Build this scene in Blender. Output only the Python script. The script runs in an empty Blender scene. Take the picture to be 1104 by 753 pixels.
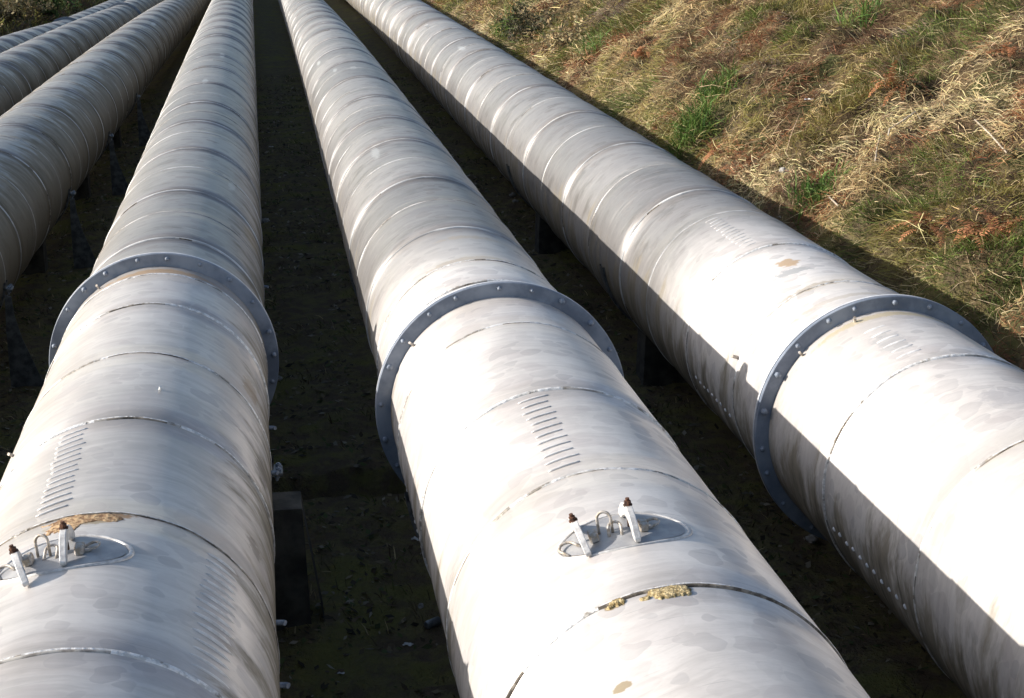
import bpy, bmesh, math, random
import numpy as np
from mathutils import Vector, Matrix, noise as mn
random.seed(7); rng = np.random.default_rng(7)
R = math.radians
sc = bpy.context.scene
col = sc.collection
PI = math.pi

# ------------------------------------------------------------------ helpers
def tag(o, label=None, cat=None, group=None, kind=None):
    if label: o['label'] = label
    if cat: o['category'] = cat
    if group: o['group'] = group
    if kind: o['kind'] = kind
    return o

def wloc(o):
    v = Vector((0, 0, 0))
    while o is not None:
        v += o.location; o = o.parent
    return v

def empty(name, loc):
    o = bpy.data.objects.new(name, None); col.objects.link(o)
    o.location = loc; o.empty_display_size = .3
    return o

def mesh_obj(name, V, F, mat, parent=None, smooth=True, origin=None):
    """world-space vertices -> one mesh object, placed under its parent"""
    if origin is None:
        origin = wloc(parent) if parent is not None else Vector(V[0])
    origin = Vector(origin)
    me = bpy.data.meshes.new(name)
    me.from_pydata([tuple(Vector(v) - origin) for v in V], [], F)
    me.materials.append(mat)
    if smooth:
        me.polygons.foreach_set('use_smooth', [True] * len(me.polygons))
    me.update()
    o = bpy.data.objects.new(name, me); col.objects.link(o)
    if parent is not None:
        o.parent = parent; o.location = origin - wloc(parent)
    else:
        o.location = origin
    return o

def fast_mesh(name, V, F, mat, colors=None, smooth=False):
    """numpy mesh, tri/quad faces given as (n,k) array"""
    me = bpy.data.meshes.new(name)
    k = F.shape[1]
    me.vertices.add(len(V)); me.vertices.foreach_set('co', V.astype(np.float32).ravel())
    me.loops.add(F.size); me.loops.foreach_set('vertex_index', F.astype(np.int32).ravel())
    me.polygons.add(len(F)); me.polygons.foreach_set('loop_start', np.arange(0, F.size, k, dtype=np.int32))
    if smooth: me.polygons.foreach_set('use_smooth', np.ones(len(F), bool))
    me.update(calc_edges=True)
    if colors is not None:
        a = me.color_attributes.new('Col', 'FLOAT_COLOR', 'POINT')
        c = np.ones((len(V), 4), np.float32); c[:, :3] = colors
        a.data.foreach_set('color', c.ravel())
    me.materials.append(mat)
    o = bpy.data.objects.new(name, me); col.objects.link(o)
    return o

class NT:
    def __init__(s, name):
        s.m = bpy.data.materials.new(name); s.m.use_nodes = True
        s.t = s.m.node_tree; s.t.nodes.clear()
        s.out = s.t.nodes.new('ShaderNodeOutputMaterial')
        s.b = s.t.nodes.new('ShaderNodeBsdfPrincipled')
        s.t.links.new(s.b.outputs[0], s.out.inputs[0])
    def n(s, typ, **kw):
        nd = s.t.nodes.new(typ)
        for k, v in kw.items(): setattr(nd, k, v)
        return nd
    def put(s, sock, v):
        if isinstance(v, bpy.types.NodeSocket): s.t.links.new(v, sock)
        elif v is not None: sock.default_value = v
    def math(s, op, a, b=None, c=None, clamp=False):
        nd = s.n('ShaderNodeMath', operation=op); nd.use_clamp = clamp
        s.put(nd.inputs[0], a); s.put(nd.inputs[1], b)
        if c is not None: s.put(nd.inputs[2], c)
        return nd.outputs[0]
    def mix(s, f, a, b, mode='MIX'):
        nd = s.n('ShaderNodeMix', data_type='RGBA', blend_type=mode)
        s.put(nd.inputs[0], f)
        for sk, v in ((nd.inputs[6], a), (nd.inputs[7], b)):
            if isinstance(v, tuple) and len(v) == 3: v = (*v, 1)
            s.put(sk, v)
        return nd.outputs[2]
    def ramp(s, v, lo, hi, a=0., b=1., smooth=True):
        nd = s.n('ShaderNodeMapRange'); nd.clamp = True
        if smooth: nd.interpolation_type = 'SMOOTHSTEP'
        s.put(nd.inputs[0], v)
        for i, x in ((1, lo), (2, hi), (3, a), (4, b)): nd.inputs[i].default_value = x
        return nd.outputs[0]
    def noise(s, vec, scale, detail=4, rough=.55, dist=0., dim='3D'):
        nd = s.n('ShaderNodeTexNoise', noise_dimensions=dim)
        s.put(nd.inputs['Vector'], vec); nd.inputs['Scale'].default_value = scale
        nd.inputs['Detail'].default_value = detail; nd.inputs['Roughness'].default_value = rough
        nd.inputs['Distortion'].default_value = dist
        return nd.outputs[0]
    def comb(s, x, y, z=0.):
        nd = s.n('ShaderNodeCombineXYZ'); s.put(nd.inputs[0], x); s.put(nd.inputs[1], y); s.put(nd.inputs[2], z)
        return nd.outputs[0]
    def bump(s, h, dist, strength=1.):
        nd = s.n('ShaderNodeBump'); s.put(nd.inputs['Height'], h)
        nd.inputs['Distance'].default_value = dist; nd.inputs['Strength'].default_value = strength
        s.t.links.new(nd.outputs[0], s.b.inputs['Normal'])
    def set(s, **kw):
        for k, v in kw.items():
            if isinstance(v, tuple) and len(v) == 3: v = (*v, 1)
            s.put(s.b.inputs[k.replace('_', ' ')], v)

# ------------------------------------------------------------------ layout
CAM = (1681.47, 0.155382, -0.274970, 0.000937)
# axis of each pipe: x, z at y = 20, dx/dy, dz/dy, downward bend past y = 30
Q = {6: (5.05893, -4.16793, .00107, .00478, 4e-5), 5: (1.94806, -4.22489, -.00052, .00121, .00024),
     4: (-1.1309, -4.36336, -.0057, -.00054, 9e-5), 3: (-4.53578, -4.66345, .00081, -.00276, .0002),
     2: (-7.44847, -4.92129, .00085, -.00296, .00025), 1: (-10.32472, -5.34632, .00128, -.00398, .00032)}
def axis(i, y):
    q = Q[i]; far = max(0., y - 85.); y = min(y, 85.); t = y - 20; tb = max(0., y - 30)
    return q[0] + q[2]*t, q[1] + q[3]*t - q[4]*tb*tb - .018*far
def pc(i, y, th, r=1.):
    x, z = axis(i, y)
    return Vector((x + r*math.sin(th), y, z + r*math.cos(th)))
FL = {4: 15.30, 5: 13.05, 6: 11.96, 1: 86.3, 2: 87.}

def seams(i):
    base = {4: [1.7, 3.45, 5.2, 6.93, 8.68, 10.46, 12.11, 13.73, 14.9, 16.65, 18.16, 19.61, 21.44, 23.2, 24.99, 26.3, 27.61, 29., 30.5],
            5: [1.8, 3.5, 5.24, 6.95, 8.64, 10.3, 12.11, 13.62, 14.48, 16.1, 17.72, 19.3, 20.88, 22.67, 24.0, 25.2, 26.7, 28.1, 29.5, 31.5],
            6: [1.9, 3.65, 5.4, 7.13, 8.86, 10.6, 12.97, 14.6, 16.3, 17.65, 19.5, 21.39, 23.1, 24.84, 26.7, 28.6, 30.5, 32.45]}
    r = random.Random(100 + i)
    L = list(base.get(i, [1.5]))
    while L[-1] < 185: L.append(L[-1] + r.uniform(1.45, 1.8))
    return L

# ------------------------------------------------------------------ materials
def shell_material(name, spots, tint, lowstain=0., lift=0.):
    s = NT(name)
    uv = s.n('ShaderNodeUVMap', uv_map='UVMap')
    sp = s.n('ShaderNodeSeparateXYZ'); s.t.links.new(uv.outputs[0], sp.inputs[0])
    u = s.math('MULTIPLY', s.math('SUBTRACT', sp.outputs[0], .5), 2*PI)       # angle round the pipe, 0 = top
    v = s.math('MULTIPLY', sp.outputs[1], 100.)                              # metres along the pipe
    # coordinates that do not break at the bottom seam and bend the brush strokes a little
    wob = s.noise(s.comb(s.math('MULTIPLY', u, 1.3), s.math('MULTIPLY', v, .8), tint), 1., 2)
    vw = s.math('ADD', v, s.math('MULTIPLY', wob, .35))
    run0 = s.noise(s.comb(s.math('MULTIPLY', u, 1.5), s.math('MULTIPLY', vw, 3.), 61.+tint), 1., 6, .65)
    def ovals(su, sv, off, lo, keep):
        wv = s.noise(s.comb(s.math('MULTIPLY', u, su*1.2), s.math('MULTIPLY', v, sv*1.2), off+7.), 1., 1.)
        wv2 = s.noise(s.comb(s.math('MULTIPLY', u, su*1.2), s.math('MULTIPLY', v, sv*1.2), off+17.), 1., 1.)
        vo = s.n('ShaderNodeTexVoronoi', voronoi_dimensions='2D')
        vo.inputs['Scale'].default_value = 1.; vo.inputs['Randomness'].default_value = 1.
        s.put(vo.inputs['Vector'], s.comb(s.math('ADD', s.math('MULTIPLY', u, su), s.math('ADD', s.math('MULTIPLY', wv, .9), off)), s.math('ADD', s.math('MULTIPLY', v, sv), s.math('MULTIPLY', wv2, .9))))
        sc_ = s.n('ShaderNodeSeparateColor'); s.t.links.new(vo.outputs['Color'], sc_.inputs[0])
        size = s.math('MULTIPLY_ADD', sc_.outputs[0], .32, lo)
        inside = s.ramp(s.math('SUBTRACT', vo.outputs['Distance'], size), .02, -.02)
        k_ = s.math('MULTIPLY', inside, s.math('GREATER_THAN', sc_.outputs[1], keep))
        return s.math('MULTIPLY', k_, s.math('MULTIPLY_ADD', sc_.outputs[2], .8, .2))
    petal = ovals(4.0, 4.8, 3.1+tint, .14, .18)
    petal2 = ovals(2.6, 3.6, 9.7+tint, .20, .30)
    streak = s.noise(s.comb(s.math('MULTIPLY', u, 1.6), s.math('MULTIPLY', vw, 14.), tint), 1., 5, .62)
    fine = s.noise(s.comb(s.math('MULTIPLY', u, 22.), s.math('MULTIPLY', v, 45.), 5.), 1., 4, .65)
    broad = s.noise(s.comb(s.math('MULTIPLY', u, .9), s.math('MULTIPLY', v, .45), 20.+tint), 1., 4, .6)
    att = s.n('ShaderNodeAttribute', attribute_name='tone')
    tone = att.outputs['Fac']
    dark = tuple(q*(1+1.3*lift) for q in (.425, .397, .370)); light = tuple(q*(1+lift) for q in (.610, .575, .540))
    c = s.mix(s.ramp(s.math('ADD', s.math('MULTIPLY', broad, .6), s.math('MULTIPLY', streak, .4)), .36, .62), dark, light)
    c = s.mix(s.math('MULTIPLY', petal, .44), c, (.315, .305, .308))
    c = s.mix(s.math('MULTIPLY', petal2, .38), c, (.41, .365, .35))
    c = s.mix(s.math('MULTIPLY', s.ramp(streak, .55, .78), .26), c, (.40, .37, .345))
    c = s.mix(s.math('MULTIPLY', s.ramp(s.noise(s.comb(s.math('MULTIPLY', u, 2.), s.math('MULTIPLY', v, 60.), 77.), 1., 2), .66, .72), .5), c, (.30, .29, .28))
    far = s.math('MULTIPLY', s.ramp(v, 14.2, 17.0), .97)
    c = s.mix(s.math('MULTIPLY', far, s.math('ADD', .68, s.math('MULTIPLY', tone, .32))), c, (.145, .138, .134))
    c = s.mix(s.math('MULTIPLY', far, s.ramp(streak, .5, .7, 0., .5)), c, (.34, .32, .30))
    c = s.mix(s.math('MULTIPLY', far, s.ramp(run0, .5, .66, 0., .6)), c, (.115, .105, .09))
    c = s.mix(s.math('MULTIPLY', s.ramp(fine, .45, .75), .18), c, (.33, .31, .28))
    # algae and dirt creeping up the flanks in runs round the pipe
    au = s.math('ABSOLUTE', u)
    run = s.noise(s.comb(s.math('MULTIPLY', u, 1.1), s.math('MULTIPLY', vw, 3.4), 40.+tint), 1., 6, .66)
    lev = s.math('ADD', au, s.math('MULTIPLY', s.math('SUBTRACT', run, .5), 2.6))
    if lowstain: lev = s.math('ADD', lev, lowstain)
    st = s.ramp(lev, 1.22, 1.80)
    c = s.mix(s.math('MULTIPLY', st, .80), c, (.165, .135, .082))
    st2 = s.ramp(s.math('ADD', lev, s.math('MULTIPLY', s.math('SUBTRACT', streak, .5), 1.6)), 1.6, 2.2)
    c = s.mix(s.math('MULTIPLY', st2, .8), c, (.080, .068, .044))
    # marks with a place of their own
    spn = s.noise(s.comb(s.math('MULTIPLY', u, 13.), s.math('MULTIPLY', v, 13.), 2.), 1., 5, .65)
    for (u0, v0, ru, rv, rgb, k) in spots:
        a = s.math('DIVIDE', s.math('SUBTRACT', u, R(u0)), ru); b = s.math('DIVIDE', s.math('SUBTRACT', v, v0), rv)
        d = s.math('SQRT', s.math('ADD', s.math('MULTIPLY', a, a), s.math('MULTIPLY', b, b)))
        d = s.math('ADD', d, s.math('MULTIPLY', s.math('SUBTRACT', spn, .5), 2.2))
        c = s.mix(s.math('MULTIPLY', s.ramp(d, 1., .7), k), c, rgb)
    rough = s.math('ADD', .40, s.math('MULTIPLY', petal, .10))
    rough = s.math('ADD', rough, s.math('MULTIPLY', st, .3))
    s.set(Base_Color=c, Metallic=s.math('SUBTRACT', .30, s.math('MULTIPLY', st, .28)), Roughness=rough)
    h = s.math('ADD', s.math('MULTIPLY', broad, 1.), s.math('MULTIPLY', streak, .10))
    h = s.math('ADD', h, s.math('MULTIPLY', fine, .02))
    s.bump(h, .02, .6)
    return s.m

def plain(name, c1, c2, scale, metallic=0., rough=.6, bumpd=.003, detail=5, lo=.35, hi=.65):
    s = NT(name)
    tc = s.n('ShaderNodeTexCoord').outputs['Object']
    n = s.noise(tc, scale, detail, .6)
    s.set(Base_Color=s.mix(s.ramp(n, lo, hi), c1, c2), Metallic=metallic, Roughness=rough)
    if bumpd: s.bump(n, bumpd)
    return s.m

M_flange = plain('flange_steel', (.120, .145, .190), (.235, .265, .315), 3.2, .1, .6, .004, detail=8)
M_rim = plain('sunlit_galvanised_rim', (.50, .51, .53), (.70, .70, .71), 9., .2, .45, .002)  # whiter than the flange face: sunlight on the rim put into its colour
M_bolt = plain('bolt_steel', (.13, .16, .21), (.26, .29, .34), 30., .1, .6, .001)
M_rust = plain('rusty_bolt', (.035, .017, .012), (.11, .045, .022), 40., .1, .85, .004)
M_yoke = plain('painted_iron', (.42, .41, .40), (.62, .61, .59), 25., .25, .5, .003)
M_ringrod = plain('worn_rod', (.30, .25, .19), (.46, .43, .40), 40., .3, .55, .002)
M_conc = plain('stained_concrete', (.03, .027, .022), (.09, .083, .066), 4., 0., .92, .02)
M_conc2 = plain('mossy_concrete', (.03, .035, .018), (.09, .085, .065), 5., 0., .95, .02)
M_cradle = plain('cradle_steel', (.06, .062, .062), (.17, .17, .165), 9., .4, .5, .003)
M_stone = plain('pale_stone', (.20, .19, .17), (.42, .40, .37), 12., 0., .85, .01)
M_litter = plain('white_scrap', (.55, .55, .54), (.75, .75, .74), 20., 0., .6, .002)
M_can = plain('dull_can', (.16, .18, .20), (.30, .31, .32), 20., .5, .45, .002)
M_twig = plain('bleached_twig', (.26, .21, .15), (.48, .42, .33), 20., 0., .85, .002)
M_bark = plain('dark_bark', (.05, .04, .03), (.11, .09, .07), 20., 0., .9, .004)

def weld_mat():
    s = NT('weld_bead')
    tc = s.n('ShaderNodeTexCoord').outputs['Object']
    a = s.noise(tc, 5., 5, .65); b = s.noise(tc, 26., 4, .6)
    c = s.mix(s.ramp(b, .4, .6), (.48, .475, .46), (.74, .735, .72))
    c = s.mix(s.math('MULTIPLY', s.ramp(a, .53, .62), .9), c, (.19, .165, .13))
    s.set(Base_Color=c, Metallic=.25, Roughness=.45); s.bump(b, .012)
    return s.m
M_weld = weld_mat()
M_weldfar = plain('bright_weld', (.20, .20, .20), (.58, .58, .57), 1.6, .1, .45, .004)
M_cleat = plain('cleat_metal', (.50, .49, .48), (.66, .65, .64), 12., .1, .4, .002)
def crack_mat():
    s = NT('dirt_line')
    tc = s.n('ShaderNodeTexCoord').outputs['Object']
    b = s.noise(tc, 14., 5, .65)
    s.set(Base_Color=s.mix(s.ramp(b, .4, .62), (.055, .045, .035), (.24, .21, .17)), Roughness=.9); s.bump(b, .006)
    return s.m
M_crack = crack_mat()

M_soft = plain('seam_stain', (.20, .18, .16), (.42, .40, .37), 9., .1, .7, .004, lo=.4, hi=.6)
def col_mat(name, rough=.75, trans=.25):
    s = NT(name)
    a = s.n('ShaderNodeVertexColor', layer_name='Col').outputs[0]
    s.set(Base_Color=a, Roughness=rough)
    s.put(s.b.inputs['Specular IOR Level'], .25)
    if trans:
        tr = s.n('ShaderNodeBsdfTranslucent'); s.t.links.new(a, tr.inputs[0])
        mx = s.n('ShaderNodeMixShader'); mx.inputs[0].default_value = trans
        s.t.links.new(s.b.outputs[0], mx.inputs[1]); s.t.links.new(tr.outputs[0], mx.inputs[2])
        s.t.links.new(mx.outputs[0], s.out.inputs[0])
    return s.m
M_blade = col_mat('grass_blades')

def ground_mat():
    s = NT('ground_soil')
    tc = s.n('ShaderNodeTexCoord').outputs['Object']
    sp = s.n('ShaderNodeSeparateXYZ'); s.t.links.new(tc, sp.inputs[0])
    a = s.noise(tc, .9, 6, .6); b = s.noise(tc, 5., 6, .65); g = s.noise(tc, 28., 4, .6)
    moss = s.mix(s.ramp(b, .4, .62), (.165, .125, .080), (.22, .19, .085))
    moss = s.mix(s.math('MULTIPLY', s.ramp(a, .5, .62), .8), moss, (.22, .21, .065))
    moss = s.mix(s.ramp(g, .62, .72, 0., .5), moss, (.09, .08, .06))
    d = s.noise(tc, .55, 5, .6); e = s.noise(tc, 2.2, 6, .65)
    bank = s.mix(s.ramp(e, .38, .62), (.06, .042, .026), (.17, .12, .06))
    bank = s.mix(s.math('MULTIPLY', s.ramp(d, .5, .6), .8), bank, (.045, .06, .018))
    bank = s.mix(s.ramp(g, .45, .75, 0., .5), bank, (.07, .045, .03))
    isb = s.math('MAXIMUM', s.ramp(sp.outputs[0], 6.4, 7.3), s.ramp(sp.outputs[0], -11.8, -12.8))
    s.set(Base_Color=s.mix(isb, moss, bank), Roughness=.95)
    s.put(s.b.inputs['Specular IOR Level'], .15)
    s.bump(s.math('ADD', s.math('MULTIPLY', b, 1.), s.math('MULTIPLY', g, .35)), .16)
    return s.m

# ------------------------------------------------------------------ ground (one sheet to the horizon)
GZ = -1.62
def trough(x, y):
    xs = [axis(i, min(y, 190))[0] for i in range(1, 7)]; zs = [axis(i, min(y, 190))[1] + GZ for i in range(1, 7)]
    return float(np.interp(x, xs, zs))
def sm(a, b, t):
    t = min(1., max(0., (t-a)/(b-a))); return t*t*(3-2*t)
def gz(x, y):
    z = trough(x, y)
    n1 = mn.noise(Vector((x*.35, y*.35, 0))); n2 = mn.noise(Vector((x*1.3, y*1.3, 5.))); n3 = mn.noise(Vector((x*4., y*4., 9.)))
    w = .08*n2 + .06*n3
    if x > 5:
        dx = x - (6.20 - .50*sm(14., 24., y)) - .10*mn.noise(Vector((0, y*.5, 3.)))
        up = 0.
        if dx > 0:
            up = (2.05 + .25*sm(14., 24., y))*sm(0., .85 - .2*sm(14., 24., y), dx)
            if dx > .7: up += .56*(dx-.7) if dx < 14 else .56*13.3 + 3.*(1-math.exp(-(dx-14)*.08))
        z += up; bw = sm(0, 1.2, dx)
        w += bw*(.22*n1 + .24*n2 + .13*n3)
    if x < -11.4:
        dx = -11.4 - x
        z += 2.7*sm(0, 2.2, dx) + .03*min(dx, 60)
        w += sm(0, 2., dx)*(.35*n1 + .15*n2)
    # drain slot across the gap between the middle pipes
    if -1.0 < x < 1.62 and 15.2 < y < 16.5:
        e = .10*mn.noise(Vector((x*3., 1., 2.)))
        k = sm(15.42+e, 15.54+e, y)*(1 - sm(15.98+e*.6, 16.06+e*.6, y))*sm(-1., -.85, x)*(1-sm(1.38, 1.52, x))
        w -= .8*k
    return z + w
def spaced(a, b, s0, g): 
    o = [a]; s = s0
    while abs(o[-1]-a) < abs(b-a): o.append(o[-1] + math.copysign(s, b-a)); s *= g
    return o
gx = sorted(set([round(t, 3) for t in spaced(-13., -420., .3, 1.12)[1:] + list(np.arange(-13., 10., .13)) + spaced(10., 420., .25, 1.07)]))
gy = sorted(set([round(t, 3) for t in spaced(3., -60., .4, 1.2)[1:] + list(np.arange(3., 32., .13)) + spaced(32., 600., .3, 1.03)]))
nx, ny = len(gx), len(gy)
V = np.array([(x, y, gz(x, y)) for y in gy for x in gx])
ii = (np.arange(ny-1)[:, None]*nx + np.arange(nx-1)[None, :]).ravel()
ground = fast_mesh('ground', V, np.stack([ii, ii+1, ii+nx+1, ii+nx], 1), ground_mat(), smooth=True)
tag(ground, 'dark mossy trench floor rising into a grassy bank', kind='structure')

# ------------------------------------------------------------------ pipes
WHITE = (.36, .36, .35); RUST = (.22, .085, .03); TAN = (.28, .21, .10); DARK = (.10, .085, .07)
SPOTS = {
 4: [(-1, 8.62, .26, .07, (.27, .15, .06), .9), (-4, 8.56, .20, .06, TAN, .7), (13, 11.16, .035, .06, WHITE, 1.), (62, 9.3, .10, .12, DARK, .6),
     (70, 11., .12, .3, DARK, .5), (60, 12.6, .12, .3, (.2, .14, .08), .6), (0, 15.05, .65, .10, (.42, .29, .17), .8), (39, 21.1, .06, .35, WHITE, .8),
     (-1, 32.6, .07, .5, WHITE, .9), (13, 38.8, .07, .6, WHITE, .9), (18, 24.2, .12, .09, DARK, .7), (62, 19., .2, .5, (.2, .15, .08), .6)],
 5: [(-6, 6.90, .12, .06, TAN, .95), (-6, 6.94, .15, .03, RUST, .7), (-21, 6.92, .06, .045, TAN, .9), (-29, 6.2, .05, .04, TAN, .8), (-27, 22.1, .07, .5, WHITE, .7),
     (-28, 34., .05, .35, WHITE, .9), (-44, 37.5, .06, .4, WHITE, 1.), (-6, 33.4, .08, .4, WHITE, .7), (5, 15.6, .4, .10, (.38, .32, .25), .7), (-5, 14.6, .5, .08, (.40, .33, .25), .6),
     (-18, 7.75, .1, .2, (.42, .30, .16), .7)],
 6: [(-13, 13.9, .12, .14, (.47, .30, .14), .8), (-16, 13.6, .2, .1, WHITE, .8), (-10, 13.0, .5, .09, (.43, .36, .27), .7), (-17, 11.15, .14, .3, WHITE, .45),
     (-26, 37.4, .08, .6, WHITE, .9), (2, 11.8, .9, .06, (.50, .42, .24), .6), (-12, 12.5, .6, .05, (.42, .36, .28), .5), (0, 9.6, .3, .2, (.38, .36, .36), .5)],
 3: [(30, 60., .1, .8, (.6, .6, .6), .5)], 2: [], 1: []}

LBL = {
 1: 'leftmost grey pipe, a thin sliver under the shrubby verge with a dark collar',
 2: 'dull grey pipe with olive stained underside, second from the shrubby verge',
 3: 'bluish grey pipe without a collar, brown stains down its right flank',
 4: 'grey pipe with orange rust on the seam beside its manhole, lower left',
 5: 'bright pipe with a small manhole and a tan moss patch on the seam below',
 6: 'bright silver pipe lying alongside the dry grass bank at the right'}

def ring_band(i, y0, prof, nth=112, th0=-PI, th1=PI, jitter=0., seed=0):
    """swept band round the pipe; prof = [(dy, r)...]"""
    V, F = [], []; rr = random.Random(seed)
    closed = abs((th1-th0) - 2*PI) < 1e-6
    n = nth if closed else nth + 1
    for a in range(n):
        th = th0 + (th1-th0)*a/nth
        j = jitter*mn.noise(Vector((th*5., y0, seed*.7)))
        for dy, r in prof: V.append(pc(i, y0+dy+j, th, r))
    m = len(prof)
    for a in range(nth if closed else n-1):
        b = (a+1) % n
        for k in range(m-1): F.append((a*m+k, b*m+k, b*m+k+1, a*m+k+1))
    return V, F

def make_pipe(i):
    root = empty('penstock_pipe', (*axis(i, 12.), ) if False else (axis(i, 12.)[0], 12., axis(i, 12.)[1] - 1.))
    tag(root, LBL[i], 'pipe', 'parallel steel penstock pipes')
    S = seams(i)
    # rows
    rows = []
    r0 = random.Random(i); rad = 1.0; tone = .3; k = 0; y = -12.; ends = S + [190.]
    for e_i, ye in enumerate(ends):
        step = .28 if ye < 45 else .8
        n = max(2, int((ye-y)/step))
        for j in range(n+1): rows.append((y + (ye-y-.002)*j/n + (.001 if j == 0 else 0), rad, tone))
        rad = 1.0 if rad < .999 else .993
        tone = r0.random()*(.45 if ye < 14 else .9)
        y = ye
    nth = 128
    V = []; tones = []
    for (yy, rd, tn) in rows:
        ax, az = axis(i, yy)
        for a in range(nth+1):
            th = -PI + 2*PI*a/nth
            w = .0050*mn.noise(Vector((math.sin(th)*1.5, math.cos(th)*1.5, yy*.9 + i*10))) + .0022*mn.noise(Vector((math.sin(th)*4.5, math.cos(th)*4.5, yy*1.9 + i*10)))
            V.append((ax + (rd+w)*math.sin(th), yy, az + (rd+w)*math.cos(th)))
        tones += [tn]*(nth+1)
    m = nth+1; nr = len(rows)
    ii = (np.arange(nr-1)[:, None]*m + np.arange(nth)[None, :]).ravel()
    F = np.stack([ii, ii+m, ii+m+1, ii+1], 1)
    Va = np.array(V) - np.array(wloc(root))
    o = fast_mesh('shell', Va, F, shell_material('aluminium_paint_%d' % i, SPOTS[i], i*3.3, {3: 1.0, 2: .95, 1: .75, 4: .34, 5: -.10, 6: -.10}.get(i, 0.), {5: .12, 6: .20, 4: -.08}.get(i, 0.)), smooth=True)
    o.parent = root
    me = o.data
    a = me.attributes.new('tone', 'FLOAT', 'POINT'); a.data.foreach_set('value', np.array(tones, np.float32))
    uvl = me.uv_layers.new(name='UVMap')
    vi = np.zeros(len(me.loops), np.int32); me.loops.foreach_get('vertex_index', vi)
    yy = np.array([r[0] for r in rows])[vi // m]; uu = (vi % m)/nth
    uvl.data.foreach_set('uv', np.stack([uu, yy/100.], 1).astype(np.float32).ravel())
    # weld beads: each ring is a part; its near skirt carries the dirt line
    for k, ye in enumerate(S):
        if ye > 118: break
        nearr = ye < 16.
        hw = .009 if nearr else random.Random(k*31+i).choice((.010, .014, .022))*(1 if ye < 40 else 1.3)
        hh = .007 if nearr else .0055
        if i <= 3: hw *= .7; hh = .005
        prof = [(-hw-.014, .991), (-hw-.011, 1.0035), (-hw, 1.0035), (-hw*.6, 1+hh*.7), (0, 1+hh), (hw*.6, 1+hh*.7), (hw, .990)]
        nt_ = 140 if ye < 40 else 64
        v, f = ring_band(i, ye, prof, nt_, jitter=.012, seed=k+i*50)
        o = mesh_obj('weld_bead', v, f, M_weld if nearr else (M_soft if i <= 3 or k % 3 == 1 else M_weldfar), root)
        o.data.materials.append(M_crack)
        rr = random.Random(k*7+i)
        hero = (i in (4, 5) and abs(ye-8.68) < .05 and i == 4) or (i == 5 and abs(ye-6.95) < .03)
        for q, p in enumerate(o.data.polygons):
            th = -PI + 2*PI*(q//6 + .5)/nt_; seg = q % 6
            nz = mn.noise(Vector((th*2.2, ye*3., i*1.)))
            dirty = nz > (.12 if nearr else .3)
            if hero and -.42 < th < 1.5: dirty = True
            if i == 4 and nearr and th > .7: dirty = dirty or nz > -.1
            if seg <= 1 and dirty: p.material_index = 1 if hero or nz > .38 else 3
            if seg == 2 and dirty and hero: p.material_index = 1
            if seg <= 1 and not dirty: p.material_index = 2
        o.data.materials.append(M_weld if nearr else M_weldfar); o.data.materials.append(M_soft)
    return root, S

def bar_patch(i, y0, th, L, w, h, slant=0., r=1.):
    """a short raised strap lying round the pipe, tapered at both ends"""
    V, F = [], []; n = 8
    for a in range(n+1):
        t = a/n; e = math.sin(PI*min(1, max(0, t)))**.45 if 0 < t < 1 else 0.
        ww = w*(.35+.65*e); yy = y0 + slant*(t-.5)
        q = th + (t-.5)*L
        for dy, dr in ((-ww, -.006), (-ww*.7, h*e), (ww*.7, h*e), (ww, -.006)):
            V.append(pc(i, yy+dy, q, r+dr))
    for a in range(n):
        for k in range(3): F.append((a*4+k, a*4+4+k, a*4+5+k, a*4+k+1))
    F += [(0, 1, 2, 3), (n*4+3, n*4+2, n*4+1, n*4)]
    return V, F

def cleat_row(root, i, y0, y1, th, n, L=.15, w=.010, h=.014, shift=0.):
    rr = random.Random(int(y0*10)+i)
    for k in range(n):
        t = (k+.5)/n; yy = y0 + (y1-y0)*t
        v, f = bar_patch(i, yy, th + shift*t + rr.uniform(-.01, .01), L*rr.uniform(.85, 1.1), w*rr.uniform(.8, 1.2), h*rr.uniform(.8, 1.15), slant=.02)
        mesh_obj('weld_cleat', v, f, M_cleat, root)
def paint_patch(root, i, y0, y1, th, L):
    """a thin plate patch welded over the lengthwise joint"""
    V, F = [], []; n = 8; rr = random.Random(int(y0*7)+i)
    for a in range(n+1):
        j = rr.uniform(-.06, .06); q = th + (a/n-.5)*L
        for yy, r in ((y0+j, .996), (y0+.02+j, 1.006), (y1-.02+j, 1.006), (y1+j, .996)): V.append(pc(i, yy, q, r))
    for a in range(n):
        for k in range(3): F.append((a*4+k, a*4+4+k, a*4+5+k, a*4+k+1))
    mesh_obj('joint_patch', V, F, M_weldfar, root)

def lathe(name, prof, mat, nseg=12):
    me = bpy.data.meshes.new(name); V, F = [], []
    for a in range(nseg):
        c, s = math.cos(2*PI*a/nseg), math.sin(2*PI*a/nseg)
        for r, z in prof: V.append((r*c, r*s, z))
    m = len(prof)
    for a in range(nseg):
        b = (a+1) % nseg
        for k in range(m-1): F.append((a*m+k, b*m+k, b*m+k+1, a*m+k+1))
    me.from_pydata(V, [], F); me.materials.append(mat)
    me.polygons.foreach_set('use_smooth', [True]*len(me.polygons)); me.update()
    return me
ME_bolt = lathe('bolt', [(.0001, .034), (.012, .032), (.018, .024), (.019, .010), (.024, .008), (.024, -.004)], M_bolt)
ME_hex = lathe('hex_nut', [(.0001, .034), (.021, .034), (.024, .028), (.024, -.004)], M_bolt, 6)

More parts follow.
